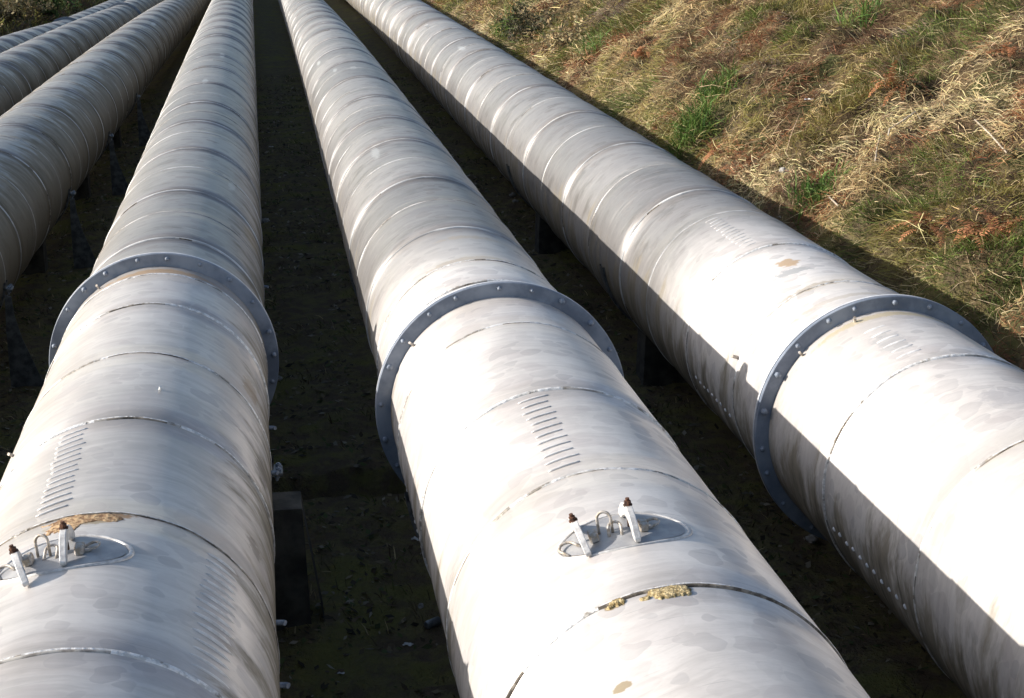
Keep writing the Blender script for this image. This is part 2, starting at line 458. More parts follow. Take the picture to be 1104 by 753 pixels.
def add_flange(root, i, y, bolts=True):
    t = .042; ro = 1.120
    V, F = [], []
    prof = [(-t, .97), (-t, ro-.006), (-t+.006, ro), (-.008, ro), (-.006, ro-.03), (.006, ro-.03), (.008, ro), (t-.006, ro), (t, ro-.006), (t, .97)]
    v, f = ring_band(i, y, prof, 160)
    fl = mesh_obj('flange_ring', v, f, M_flange, root, smooth=False)
    fl.data.materials.append(M_rim)
    m = len(prof) - 1
    for k, p in enumerate(fl.data.polygons):
        if k % m in (5, 6, 7): p.material_index = 1
        if k % m == 8: p.material_index = 0
    # fillet ring where the shell enters the flange
    v, f = ring_band(i, y, [(t-.001, 1.03), (t+.02, 1.016), (t+.10, 1.012), (t+.11, .99)], 128)
    mesh_obj('flange_collar', v, f, M_weld, root)
    if not bolts: return fl
    nb = 22; rr = random.Random(i)
    for k in range(nb):
        th = 2*PI*(k+.35*i+rr.uniform(-.16, .16))/nb
        me = ME_bolt if rr.random() < .7 else ME_hex
        b = bpy.data.objects.new('bolt', me); col.objects.link(b); b.parent = fl
        p = pc(i, y - t, th, 1.072 + rr.uniform(-.004, .004))
        b.location = p - wloc(fl)
        b.rotation_euler = (PI/2, 0, 0)
        s_ = rr.uniform(.8, 1.15); b.scale = (s_, s_, s_*rr.uniform(.7, 1.15))
    return fl

def tube(path, r, n=8, closed_ends=True):
    V, F = [], []; P = [Vector(p) for p in path]; prev = None
    for k, p in enumerate(P):
        d = (P[min(k+1, len(P)-1)] - P[max(k-1, 0)]).normalized()
        a = Vector((0, 0, 1)) if abs(d.z) < .9 else Vector((1, 0, 0))
        if prev is not None: a = prev
        s1 = d.cross(a).normalized(); s2 = s1.cross(d).normalized(); prev = s2
        rr = r[k] if isinstance(r, (list, tuple)) else r
        for q in range(n):
            V.append(p + rr*(math.cos(2*PI*q/n)*s1 + math.sin(2*PI*q/n)*s2))
    for k in range(len(P)-1):
        for q in range(n):
            F.append((k*n+q, k*n+(q+1) % n, (k+1)*n+(q+1) % n, (k+1)*n+q))
    if closed_ends: F += [tuple(range(n))[::-1], tuple(range((len(P)-1)*n, len(P)*n))]
    return V, F

def merge(parts):
    V, F = [], []
    for v, f in parts:
        n0 = len(V); V += list(v); F += [tuple(q+n0 for q in ff) for ff in f]
    return V, F

def boxm(c, ex, ey, ez, sx, sy, sz, bev=0.):
    """box with chamfered edges in a local frame"""
    b = min(bev, sx*.4, sy*.4, sz*.4); V = []
    bm = bmesh.new(); bmesh.ops.create_cube(bm, size=1.)
    for v in bm.verts: v.co = Vector((v.co.x*sx, v.co.y*sy, v.co.z*sz))
    if b > 0: bmesh.ops.bevel(bm, geom=bm.edges[:], offset=b, segments=1, affect='EDGES')
    bm.verts.index_update()
    V = [Vector(c) + v.co.x*ex + v.co.y*ey + v.co.z*ez for v in bm.verts]
    F = [tuple(v.index for v in f.verts) for f in bm.faces]
    bm.free()
    return V, F

def add_manhole(root, i, th0, yc, twist):
    """oval cover with two arched yokes, bolts and lifting loops"""
    a, b = .375, .225
    # oval rim and cover following the shell
    V, F = [], []; n = 72; prof = [(1.045, -.004), (1.035, .007), (1.0, .009), (.975, .007), (.965, -.004)]
    for k in range(n):
        t = 2*PI*k/n
        for s_, h in prof: V.append(pc(i, yc + b*s_*math.sin(t), th0 + a*s_*math.cos(t), 1.0+h))
    m = len(prof)
    for k in range(n):
        for q in range(m-1): F.append((k*m+q, k*m+q+1, ((k+1) % n)*m+q+1, ((k+1) % n)*m+q))
    mh = mesh_obj('manhole_rim', V, F, M_yoke, root)
    V, F = [pc(i, yc, th0, 1.005)], []
    rings = (.25, .5, .75, .93)
    for s_ in rings:
        for k in range(n):
            t = 2*PI*k/n
            V.append(pc(i, yc + b*s_*math.sin(t), th0 + a*s_*math.cos(t), 1.0035 if s_ > .9 else 1.005))
    for k in range(n): F.append((0, 1+(k+1) % n, 1+k))
    for q in range(len(rings)-1):
        for k in range(n): F.append((1+q*n+k, 1+q*n+(k+1) % n, 1+(q+1)*n+(k+1) % n, 1+(q+1)*n+k))
    cv = mesh_obj('cover', V, F, M_cover, mh)
    # yokes
    for s_, tw in ((-1, twist), (1, 0.)):
        thy = th0 + s_*.135 - .095 + (.055 if s_ < 0 and twist else 0.)
        ex = Vector((math.cos(thy), 0, -math.sin(thy))); nrm = Vector((math.sin(thy), 0, math.cos(thy))); ey = Vector((0, 1, 0))
        ex2 = ex*math.cos(tw) + ey*math.sin(tw); ey2 = -ex*math.sin(tw) + ey*math.cos(tw)
        c = pc(i, yc + (-.17 if s_ < 0 and tw else .0), thy, 1.008)
        V, F = [], []; N = 18; hw = .019; L = .205
        for k in range(N+1):
            t = -1 + 2*k/N
            zo = .020 + .118*(1-abs(t)**2.2); zi = .001 + .062*max(0, 1-(t/.72)**2)
            if k in (0, N): zo = .022
            for z_ in (zi, zo):
                for sx in (-hw, hw): V.append(c + ex2*sx*(1 if z_ == zo else .8) + ey2*L*t + nrm*z_)
        for k in range(N):
            A, B = k*4, k*4+4
            F += [(A, B, B+1, A+1), (A+2, A+3, B+3, B+2), (A, A+2, B+2, B), (A+1, B+1, B+3, A+3)]
        F += [(0, 1, 3, 2), (N*4, N*4+2, N*4+3, N*4+1)]
        yk = mesh_obj('yoke', V, F, M_yoke, mh, smooth=False)
        mod = yk.modifiers.new('b', 'BEVEL'); mod.width = .005; mod.segments = 2
        # threaded bolt with its nut and washer through the crown
        parts = [tube([c + nrm*.01, c + nrm*.176], .0115, 10), tube([c + nrm*.139, c + nrm*.160], .020, 6), tube([c + nrm*.132, c + nrm*.140], .025, 14)]
        V, F = merge(parts); mesh_obj('clamp_bolt', V, F, M_rust, mh, smooth=False)
    # lifting loops
    def loop(thc, y_, w_, h_, lean, yaw):
        ex = Vector((math.cos(thc), 0, -math.sin(thc))); nrm = Vector((math.sin(thc), 0, math.cos(thc))); ey = Vector((0, 1, 0))
        e1 = ex*math.cos(yaw) + ey*math.sin(yaw); e2 = -ex*math.sin(yaw) + ey*math.cos(yaw)
        up = nrm*math.cos(lean) + e2*math.sin(lean)
        c = pc(i, y_, thc, 1.006); P = [c - e1*w_ - up*.01]
        for k in range(13):
            t = PI*k/12
            P.append(c - e1*w_*math.cos(t) + up*(h_-w_ + w_*math.sin(t)))
        P.append(c + e1*w_ - up*.01)
        V, F = tube(P, .0085, 8); mesh_obj('lifting_loop', V, F, M_ringrod, mh)
    loop(th0-.09, yc+.01, .038, .115, .25, -.35)
    loop(th0-.05, yc-.05, .035, .085, 1.0, -.2)
    loop(th0-.29, yc-.06, .045, .10, 1.35, .5)
    loop(th0+.12, yc-.0, .035, .09, 1.30, -1.2)
    # clamp lugs welded to the cover under each yoke
    for s_ in (-1, 1):
        th = th0 + s_*.135 - .03
        ex = Vector((math.cos(th), 0, -math.sin(th))); nrm = Vector((math.sin(th), 0, math.cos(th)))
        V, F = boxm(pc(i, yc-.03, th, 1.028), ex, Vector((0, 1, 0)), nrm, .05, .09, .05, .008)
        mesh_obj('cover_lug', V, F, M_ringrod, mh, smooth=False)
    return mh
M_cover = plain('cover_plate', (.27, .27, .28), (.37, .37, .37), 8., .3, .5, .004)

roots = {}
for i in (6, 5, 4, 3, 2, 1):
    root, S = make_pipe(i); roots[i] = root
    if i in FL: add_flange(root, i, FL[i], bolts=(i >= 4))
    # rows of weld cleats, one per course, at a different angle on each
    if i == 4:
        cleat_row(root, i, 8.82, 10.38, R(-16), 15, L=.20, w=.0055, h=.0028, shift=-.04)
        cleat_row(root, i, 7.02, 8.56, R(42), 16, L=.26, w=.008, h=.011, shift=.05)
    elif i == 5:
        cleat_row(root, i, 8.76, 10.22, R(-14.5), 12, L=.21, w=.006, h=.0028, shift=.03)
        cleat_row(root, i, 10.5, 12.0, R(-106), 9, L=.03, w=.005, h=.008)
    elif i == 6:
        cleat_row(root, i, 14.75, 16.2, R(-19), 13, L=.17, w=.007, h=.006)
        cleat_row(root, i, 10.75, 11.6, R(-17), 6, L=.22, w=.018, h=.007)
        cleat_row(root, i, 9.0, 10.5, R(-106), 11, L=.03, w=.005, h=.010)
        cleat_row(root, i, 13.1, 14.4, R(-106), 9, L=.03, w=.005, h=.0080)
    rr = random.Random(i*3)
    for k in range(len(S)-1):
        if i == 5 or S[k] < 17 and i >= 4 or S[k] < 15 or S[k] > 60 or rr.random() < .93: continue
        L_ = S[k+1]-S[k]
        paint_patch(root, i, S[k]+L_*.25, S[k]+L_*rr.uniform(.6, .85), R(rr.choice([-38, -27, -12, 14, 38])) + rr.uniform(-.1, .1), .10)

mh4 = add_manhole(roots[4], 4, R(-8), 8.12, .22)
mh5 = add_manhole(roots[5], 5, R(-8), 7.70, 0.)

def crust(i, y0, th0, ry, rt, mat, name, seed, h=.011):
    V, F = [], []; na, nb = 46, 22
    for a in range(na):
        for b in range(nb):
            s_, t_ = a/(na-1)*2-1, b/(nb-1)*2-1
            d = 1.45*math.sqrt(s_*s_ + t_*t_) + .75*mn.noise(Vector((s_*2.4, t_*1.6, seed))) + .3*mn.noise(Vector((s_*8, t_*5, seed)))
            k = max(-.4, min(1., (1-d)*1.6))
            V.append(pc(i, y0+ry*t_, th0+rt*s_, 1.002 + (h*k*(.5+.5*abs(mn.noise(Vector((s_*9, t_*6, seed+3))))*2) if k > 0 else k*.07)))
    for a in range(na-1):
        for b in range(nb-1): F.append((a*nb+b, a*nb+b+1, (a+1)*nb+b+1, (a+1)*nb+b))
    return mesh_obj(name, V, F, mat, roots[i])
M_moss = plain('golden_moss', (.20, .145, .06), (.50, .40, .22), 38., 0., .95, .02, lo=.4, hi=.6)
M_scale = plain('orange_rust_scale', (.17, .09, .04), (.45, .31, .17), 30., 0., .9, .012, lo=.38, hi=.62)
crust(5, 6.895, R(-5.5), .085, .15, M_moss, 'moss_patch', 1., .0045)
crust(5, 6.92, R(-20.5), .045, .06, M_moss, 'moss_patch', 6.)
crust(4, 8.60, R(-3), .11, .30, M_scale, 'rust_scale', 3., .003)
crust(4, 8.50, R(-9), .09, .16, M_scale, 'rust_scale', 4., .003)
# small lugs standing on the shells beside the flanges and by the shadow line
def stub(i, y, th, h, r=.012, name='shell_lug', mat=M_ringrod):
    V, F = tube([pc(i, y, th, .99), pc(i, y-.01, th, 1+h*.8), pc(i, y-.02, th, 1+h)], r, 8)
    return mesh_obj(name, V, F, mat, roots[i], smooth=False)
stub(6, 11.82, R(-20), .045, .014); stub(6, 11.88, R(-49), .05, .012); stub(5, 12.92, R(-52), .045, .012)
stub(4, 11.0, R(-55), .04); stub(4, 15.15, R(-35), .04, .012); stub(4, 11.16, R(13), .03, .011, mat=M_litter)
stub(6, 13.05, R(-72), .06, .016)
for k, (y_, t_) in enumerate(((11.9, 89), (9.1, 88), (8.3, 89), (13.2, 92), (16.4, 90), (18.6, 92))): stub(4, y_, R(t_), .05, .018, 'anchor_stub', M_bolt)

# ------------------------------------------------------------------ saddle supports
def support_mesh(i, y, th=.42, bw=1.5, rw=1.235, top=-.48):
    """concrete pier with a round seat cut for the pipe; outline in (dx, dz) from the pipe axis"""
    base = -1.95; out = []
    r = 1.012
    
    out.append((-bw, base)); out.append((-rw, top))
    th0 = math.atan2(-math.sqrt(r*r - top*top), top)
    out.append((-math.sqrt(r*r-top*top), top))
    n = 22; s0 = math.asin(math.sqrt(r*r-top*top)/r)
    for k in range(1, n):
        ang = PI + s0 - 2*s0*k/n     # sweep under the pipe
        out.append((r*math.sin(ang), r*math.cos(ang)))
    out.append((math.sqrt(r*r-top*top), top)); out.append((rw, top)); out.append((bw, base))
    V, F = [], []; ax, az = axis(i, y); m = len(out)
    for yy in (y-th/2, y+th/2):
        for dx, dz in out: V.append((ax+dx, yy, az+dz))
    # front and back as strips down to the base
    for k in range(m-1): F.append((k, k+1, m+k+1, m+k)[::-1])
    F.append((m-1, 0, m, 2*m-1)[::-1])
    low = []
    for yy_i in (0, 1):
        off = yy_i*m; idx = []
        b0 = len(V)
        yy = y-th/2 if yy_i == 0 else y+th/2
        for dx, dz in out: V.append((ax + max(-bw, min(bw, dx*1.05)), yy, az+base))
        for k in range(1, m-2):
            f = (off+k, off+k+1, b0+k+1, b0+k)
            F.append(f if yy_i == 0 else f[::-1])
    return V, F

SUP_LBL = {3: 'bluish pipe with the brown flank', 4: 'pipe with rusty seam', 5: 'bright middle pipe', 6: 'silver pipe beside the bank', 2: 'olive stained upper left pipe', 1: 'outermost left pipe'}
ORD = ['first', 'second', 'third', 'fourth', 'fifth', 'sixth', 'seventh', 'eighth', 'ninth']
def add_support(i, y, n, wide=True):
    ax, az = axis(i, y)
    root = empty('pipe_support', (ax, y, az - 1.7))
    tag(root, '%s concrete saddle from the camera under the %s' % (ORD[n], SUP_LBL[i]), 'pipe support', 'saddle supports under the pipes')
    V, F = support_mesh(i, y, bw=1.46 if wide and i == 4 else .50, rw=1.24 if wide and i == 4 else .48, top=-.48 if wide and i == 4 else -.90)
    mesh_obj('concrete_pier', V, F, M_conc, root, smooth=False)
    # steel cradle strap under the pipe, its clamp lugs and gusset plates
    v, f = ring_band(i, y, [(-.10, 1.002), (-.10, 1.03), (.10, 1.03), (.10, 1.002)], 60, R(96), R(264))
    mesh_obj('cradle_strap', v, f, M_cradle, root, smooth=False)
    for s_ in (-1, 1):
        if not wide: break
        t_ = s_*R(101)
        ex = Vector((math.sin(t_), 0, math.cos(t_))); tg = Vector((math.cos(t_), 0, -math.sin(t_)))
        lg = mesh_obj('clamp_lug', *boxm(pc(i, y, t_, 1.055), ex, Vector((0, 1, 0)), tg, .12, .20, .035, .006), M_cradle, root, smooth=False)
        for dy in (-.055, .055):
            p = pc(i, y+dy, t_, 1.075)
            V, F = merge([tube([p - tg*s_*.05, p + tg*s_*.07], .013, 8), tube([p - tg*.040, p - tg*.018], .026, 6), tube([p + tg*.018, p + tg*.040], .026, 6)])
            mesh_obj('bolt', V, F, M_bolt, lg, smooth=False)
        # gusset plate: flares from the lug down to a foot plate
        if i == 4: continue
        pts = [(1.02, -.24), (1.10, -.26), (1.12, -.52), (1.20, -.85), (1.40, -1.40), (1.52, -1.50), (1.52, -1.56), (1.0, -1.56), (1.0, -.75)]
        V, F = [], []; m = len(pts)
        for yy in (y-.245, y-.222):
            for dx, dz in pts: V.append((ax+s_*dx, yy, az+dz))
        F.append(tuple(range(m))); F.append(tuple(range(2*m-1, m-1, -1)))
        for k in range(m): F.append((k, (k+1) % m, m+(k+1) % m, m+k))
        mesh_obj('gusset_plate', V, F, M_cradle, root, smooth=False)
        V, F = boxm((ax+s_*1.30, y-.05, az-1.565), Vector((1, 0, 0)), Vector((0, 1, 0)), Vector((0, 0, 1)), .55, .62, .05, .01)
        mesh_obj('foot_plate', V, F, M_cradle, root, smooth=False)
    return root
SY = {4: [12.55, 20.3, 28.0, 35.8], 3: [21.0, 28.4, 36.0, 44.2], 5: [11.2, 19., 26.8, 34.6], 6: [18.6, 26.4], 2: [44., 52.], 1: [60.]}
for i, L in SY.items():
    for n, y in enumerate(L): add_support(i, y, n, i <= 3 or (i == 4 and n == 0))

# ------------------------------------------------------------------ grass as blades
def patch_noise(P, s, z):
    return np.array([mn.noise(Vector((p[0]*s, p[1]*s, z))) for p in P])
def blades(name, pts, nrm, length, width, colors, lay, dirs, mat=M_blade, bend=.5):
    """pts (n,3), each blade = curved strip of 2 quads + tip, lay 0 upright .. 1 flat"""
    n = len(pts)
    d = np.stack([np.cos(dirs), np.sin(dirs), np.zeros(n)], 1)
    d -= nrm*np.sum(d*nrm, 1)[:, None]; d /= np.linalg.norm(d, axis=1)[:, None]
    side = np.cross(nrm, d); side /= np.linalg.norm(side, axis=1)[:, None]
    el = (1-lay)*PI/2
    d1 = d*np.cos(el)[:, None] + nrm*np.sin(el)[:, None]
    el2 = el - bend*rng.uniform(.3, 1.3, n)
    d2 = d*np.cos(el2)[:, None] + nrm*np.sin(el2)[:, None]
    # twist the blade's face a little
    tw = rng.uniform(-.9, .9, n)
    up = np.cross(d1, side)
    sd = side*np.cos(tw)[:, None] + up*np.sin(tw)[:, None]
    L = length[:, None]; W = width[:, None]
    p1 = pts + d1*L*.5; p2 = p1 + d2*L*.5
    V = np.stack([pts - sd*W*.5, pts + sd*W*.5, p1 - sd*W*.42, p1 + sd*W*.42, p2 - sd*W*.10, p2 + sd*W*.10], 1)
    base = np.arange(n)[:, None]*6
    F = np.concatenate([base + np.array([[0, 1, 3, 2]]), base + np.array([[2, 3, 5, 4]])], 0)
    c = np.repeat(colors[:, None, :], 6, 1)
    return V.reshape(-1, 3), F, c.reshape(-1, 3)

STRAW = np.array((.46, .345, .170)); PALE = np.array((.64, .52, .29)); GREEN = np.array((.125, .165, .036)); OLIVE = np.array((.27, .235, .07))
BRACK = np.array((.32, .145, .07)); BROWN = np.array((.12, .072, .042)); GREYB = np.array((.27, .205, .155))
def height_normals(P):
    e = .15
    zx = np.array([gz(p[0]+e, p[1]) - gz(p[0]-e, p[1]) for p in P])/(2*e)
    zy = np.array([gz(p[0], p[1]+e) - gz(p[0], p[1]-e) for p in P])/(2*e)
    n = np.stack([-zx, -zy, np.ones(len(P))], 1); return n/np.linalg.norm(n, axis=1)[:, None]

def grass_field(name, label, tufts, per, sz, wd, palette, spread, kind='stuff', layr=(.55, 1.0)):
    """tufts: (n,2) centres; blades fan out round each"""
    P = tufts; n = len(P)
    z = np.array([gz(p[0], p[1]) for p in P]); N = height_normals(P)
    a = patch_noise(P, .45, 1.); b = patch_noise(P, 1.1, 7.); c_ = patch_noise(P, .28, 13.); dirn = patch_noise(P, .35, 21.)*2.6
    cols = np.zeros((n, 3)); lay = np.zeros(n)
    for k in range(n):
        cols[k], lay[k] = palette(a[k], b[k], c_[k])
    idx = np.repeat(np.arange(n), per); m = len(idx)
    off = rng.normal(0, spread, (m, 2))
    X = P[idx] + off
    nn = N[idx]
    zz = z[idx] - (nn[:, 0]*off[:, 0] + nn[:, 1]*off[:, 1])/nn[:, 2]
    pts = np.stack([X[:, 0], X[:, 1], zz - .01], 1)
    L = sz*rng.uniform(.35, 1.25, m); W = wd*rng.uniform(.6, 1.3, m)
    C = cols[idx]*rng.uniform(.65, 1.35, (m, 1)) * (1 + rng.normal(0, .06, (m, 3)))
    flip = rng.random(m); C[flip < .09] = PALE*rng.uniform(.6, 1.1, (int((flip < .09).sum()), 1)); C[flip > .84] = BROWN*rng.uniform(.5, 1.2, (int((flip > .84).sum()), 1))
    D = dirn[idx] + PI*1.15 + rng.normal(0, .95, m)
    LY = np.clip(lay[idx] + rng.normal(0, .16, m), layr[0]-.5, layr[1])
    return blades(name, pts, nn, L, W, np.clip(C, .01, .8), LY, D)

def bank_pal(a, b, c):
    if a > .16: return (GREEN if b > .05 else (GREEN*.55 if b > -.12 else OLIVE*.8)), .45
    if a < -.30: return (BROWN*1.3 if b < 0 else BRACK*.6), .75
    if b > .24: return (BRACK if c > -.05 else BRACK*.65), .7
    if c > .22: return PALE, .85
    if c < -.25: return (OLIVE*.9 if b < 0 else GREYB), .72
    return (STRAW if b > -.15 else OLIVE), .82
def sample(n, f):
    out = []
    while len(out) < n:
        p = f()
        if p is not None: out.append(p)
    return np.array(out)
def near_bank():
    y = 7 + 30*rng.random(); x = 5.75 + rng.random()**1.3*14
    return (x, y) if x < .62*y + 1.5 else None
def mid_bank():
    y = 32 + 40*rng.random(); x = 5.75 + rng.random()**1.3*12.5
    return (x, y) if x < .34*y + 3 else None
def far_bank():
    y = rng.uniform(-8, 120); x = 7 + 30*rng.random()
    if (x < .62*y + 1.5 and 7 < y < 37) or (x < 16 and 32 < y < 72): return None
    return (x, y)
def join(name, parts, mat=M_blade):
    V = []; F = []; C = []; n0 = 0
    for v, f, c in parts:
        V.append(v); F.append(f + n0); C.append(c); n0 += len(v)
    return fast_mesh(name, np.concatenate(V), np.concatenate(F), mat, np.concatenate(C))
g1 = grass_field('', '', sample(19000, near_bank), 18, .24, .0078, bank_pal, .10)
g2 = grass_field('', '', sample(8000, mid_bank), 16, .36, .015, bank_pal, .16)
g3 = grass_field('', '', sample(3000, far_bank), 14, .6, .05, bank_pal, .35)
g1b = grass_field('', '', sample(1500, near_bank), 4, .5, .0065, lambda a, b, c: (PALE, .8), .25)
tag(join('bank_grass', [g1, g2, g3, g1b]), 'matted dry straw and green grass covering the right bank', 'grass', kind='stuff')
# left bank
def left_bank():
    y = rng.uniform(55, 150); x = -12.2 - rng.random()**1.5*40
    return (x, y)
MUST = np.array((.24, .21, .05))
def left_pal(a, b, c):
    if a > .1: return MUST, .5
    if b > .2: return GREEN*1.1, .4
    return (OLIVE if c > 0 else BROWN*1.2), .6
tag(join('verge_grass', [grass_field('', '', sample(7000, left_bank), 12, .55, .05, left_pal, .3)]),
    'mustard and brown grass on the level verge beyond the leftmost pipe', 'grass', kind='stuff')
# trench floor: thin dark weeds and moss tufts
def floor_p():
    y = rng.uniform(5, 60); x = rng.uniform(-12, 6.8)
    if 15.3 < y < 16.1 and -1 < x < 1.6: return None
    return (x, y) if mn.noise(Vector((x*.8, y*.8, 4.))) > -.05 else None
def floor_pal(a, b, c): return ((.10, .125, .032) if b > 0 else (.12, .10, .05)), .45
tag(join('trench_weeds', [grass_field('', '', sample(6000, floor_p), 7, .13, .012, floor_pal, .09, layr=(.5, 1.))]),
    'sparse dark moss and weeds on the shaded floor between the pipes', 'weeds', kind='stuff')

def floor_leaves(n):
    V, F, C = [], [], []
    pal = [(.16, .12, .07), (.10, .075, .045), (.22, .18, .11), (.09, .11, .04), (.28, .25, .19), (.06, .05, .035)]
    for k in range(n):
        y = 5 + 50*random.random()**1.4; x = random.uniform(-9, 6.6)
        if mn.noise(Vector((x*1.1, y*1.1, 31.))) < -.12 or (15.3 < y < 16.1 and -1 < x < 1.6): continue
        z = gz(x, y) + .012; a = random.uniform(0, PI); s_ = random.uniform(.015, .05)*(1 + y*.012)
        d = Vector((math.cos(a), math.sin(a), random.uniform(-.3, .5))); e = Vector((-math.sin(a)*.5, math.cos(a)*.5, random.uniform(-.2, .3)))
        c = Vector((x, y, z)); b = len(V); V += [c-d*s_, c+e*s_, c+d*s_, c-e*s_]; F.append((b, b+1, b+2, b+3))
        C += [np.array(random.choice(pal))*random.uniform(.6, 1.5)]*4
    return np.array([tuple(v) for v in V]), np.array(F), np.array(C)
tag(join('leaf_litter', [floor_leaves(60000)]), 'brown leaf litter and gravel crumbs scattered on the dark trench floor', 'leaf litter', kind='stuff')

# ------------------------------------------------------------------ single plants
def clump(name, label, cat, x, y, n, L, W, rgb, lay, spread=.12, group=None, z_off=0., bend=.9):
    P = np.stack([x + np.clip(rng.normal(0, spread, n), -1.5*spread, 1.5*spread), y + np.clip(rng.normal(0, spread, n), -1.5*spread, 1.5*spread)], 1)
    o3 = Vector((x, y, gz(x, y)))
    pts = np.stack([P[:, 0], P[:, 1], [gz(p[0], p[1]) - .02 + z_off for p in P]], 1)
    N = np.tile(np.array([[0, 0, 1.]]), (n, 1))
    V, F, C = blades('', pts, N, L*rng.uniform(.5, 1.15, n), W*rng.uniform(.6, 1.2, n), np.clip(np.array(rgb)[None]*rng.uniform(.6, 1.5, (n, 1))*(1+rng.normal(0, .08, (n, 3))), .005, .8),
                     np.clip(rng.normal(lay, .2, n), 0, .9), rng.uniform(0, 2*PI, n), bend=bend)
    o = fast_mesh(name, V - np.array(o3), F, M_blade, C); o.location = o3
    return tag(o, label, cat, group)

def frond_clump(name, label, cat, x, y, n, L, rgb, lean=.9, group=None, leaf=.055):
    """fern-like dead bracken: stems with paired leaflets"""
    o3 = Vector((x, y, gz(x, y) - .02)); V, F, C = [], [], []
    for k in range(n):
        az = random.uniform(0, 2*PI); LL = L*random.uniform(.6, 1.1); el = random.uniform(.45, 1.35)
        p = Vector((random.gauss(0, .08), random.gauss(0, .08), 0)); d = Vector((math.cos(az)*math.cos(el), math.sin(az)*math.cos(el), math.sin(el)))
        c0 = np.array(rgb)*random.uniform(.55, 1.5); m = 14
        for j in range(m):
            q = p + d*LL/m; d = (d + Vector((0, 0, -.13*lean*1.3)) + Vector([random.gauss(0, .05) for _ in range(3)])).normalized()
            sd = d.cross(Vector((0, 0, 1))).normalized(); w = .004
            b = len(V); V += [p - sd*w, p + sd*w, q + sd*w, q - sd*w]; F.append((b, b+1, b+2, b+3)); C += [c0*.7]*4
            ll = leaf*L*2.2*math.sin(PI*(j+1.5)/(m+2))
            for s_ in (-1, 1):
                e = (sd*s_ + d*.5 + Vector((0, 0, random.uniform(-.5, .2)))).normalized(); f_ = d*.020*L
                b = len(V); V += [q, q + e*ll*.5 + f_, q + e*ll, q + e*ll*.5 - f_]; F.append((b, b+1, b+2, b+3)); cc = c0*random.uniform(.7, 1.3); C += [cc]*4
            p = q
    o = fast_mesh(name, np.array([tuple(v) for v in V]), np.array(F), M_blade, np.clip(np.array(C), .005, .8)); o.location = o3
    return tag(o, label, cat, group)

def ground_hit(px, py, lo=5.):
    """the place on the bank seen at a photo pixel (1104 x 753): used once to choose world positions"""
    f, yaw, pit, roll = CAM
    fw = Vector((math.sin(yaw)*math.cos(pit), math.cos(yaw)*math.cos(pit), math.sin(pit)))
    r = Vector((math.cos(yaw), -math.sin(yaw), 0)); u = r.cross(fw)
    d = (fw*f + r*(px-552) - u*(py-376.5)).normalized(); t = lo
    while t < 250:
        p = d*t
        if p.z < gz(p.x, p.y): return p.x, p.y
        t += .05
    return d.x*80, d.y*80

for (px, py, n, L, lb) in (
    (1068, 262, 44, .62, 'large rust coloured bracken clump at the right edge above the pipe shadow'),
    (1000, 252, 26, .5, 'small reddish brown bracken clump left of the big rusty one'),
    (772, 168, 26, .45, 'orange brown bracken patch beside the dark green tussock by the pipe'),
    (690, 62, 26, .6, 'faded reddish bracken on the sunny slope above the middle of the right pipe'),
    (965, 95, 22, .5, 'pale brown bracken half way up the right slope'),
    (1085, 60, 22, .5, 'upper right bracken clump near the corner of the photo')):
    x, y = ground_hit(px, py)
    frond_clump('bracken_clump', lb, 'bracken', x, y, n, L, (.38, .17, .08), group='dead bracken on the bank')
for (px, py, n, L, lb) in (
    (745, 150, 330, .55, 'tall dark green grass tussock standing right behind the pipe near the orange bracken'),
    (770, 105, 260, .5, 'bluish green tussock a little upslope of the tallest one'),
    (880, 215, 260, .4, 'low green tussock beside the pipe above the second dark hollow'),
    (930, 20, 110, .6, 'bright yellow green tussock at the top edge of the photo'),
    (640, 62, 110, .6, 'pale green leafy tussock beside the dark bramble hollow'),
    (545, 40, 300, .7, 'deep green tussock between the pipe and the bramble hollow')):
    x, y = ground_hit(px, py)
    g = (.10, .17, .04) if py > 30 or px > 800 else (.08, .14, .03)
    clump('grass_tussock', lb, 'grass tussock', x, y, n, L, .020, g, .35, spread=.19, group='green tussocks on the bank')
# brambles: tangled arching stems with small leaves over the dark hollow
def bramble(label, x, y, n, L, leaf_rgb, group=None, name='bramble_bush', cat='bramble', nl=9, up=.9, lf=.06):
    o3 = Vector((x, y, gz(x, y) - .05))
    root = empty(name, o3); tag(root, label, cat, group)
    SV, SF = [], []; V, F, C = [], [], []
    for k in range(n):
        p = Vector((random.gauss(0, .25*L), random.gauss(0, .25*L), 0)); az = random.uniform(0, 2*PI)
        d = Vector((math.cos(az)*.5, math.sin(az)*.5, up)).normalized(); path = [p.copy()]; m = 9
        for j in range(m):
            d = (d + Vector((random.gauss(0, .16), random.gauss(0, .16), -.17))).normalized(); p = p + d*L/m; path.append(p.copy())
            for q in range(nl):
                c = p + Vector([random.gauss(0, .07*L) for _ in range(3)]); e1 = Vector([random.gauss(0, 1) for _ in range(3)]).normalized()
                e2 = e1.cross(Vector([random.gauss(0, 1) for _ in range(3)])).normalized(); s_ = lf*random.uniform(.5, 1.2)
                b = len(V); V += [c - e1*s_, c + e2*s_*.45, c + e1*s_, c - e2*s_*.45]; F.append((b, b+1, b+2, b+3))
                C += [np.array(leaf_rgb)*random.uniform(.5, 1.6)*np.array((1+random.gauss(0, .1), 1, 1))]*4
        v, f = tube([o3 + q for q in path], [.012*L*(1-.08*q) for q in range(len(path))], 5); n0 = len(SV); SV += v; SF += [tuple(t+n0 for t in ff) for ff in f]
    mesh_obj('stems', SV, SF, M_bark, root, smooth=False)
    o = fast_mesh('leaves', np.array([tuple(v) for v in V]), np.array(F), M_blade, np.clip(np.array(C), .004, .8)); o.parent = root
    return root
x, y = ground_hit(572, 40); bramble('dark tangled bramble with bare hanging stems in the hollow near the top middle', x, y, 30, 1.1, (.06, .06, .03), nl=5)
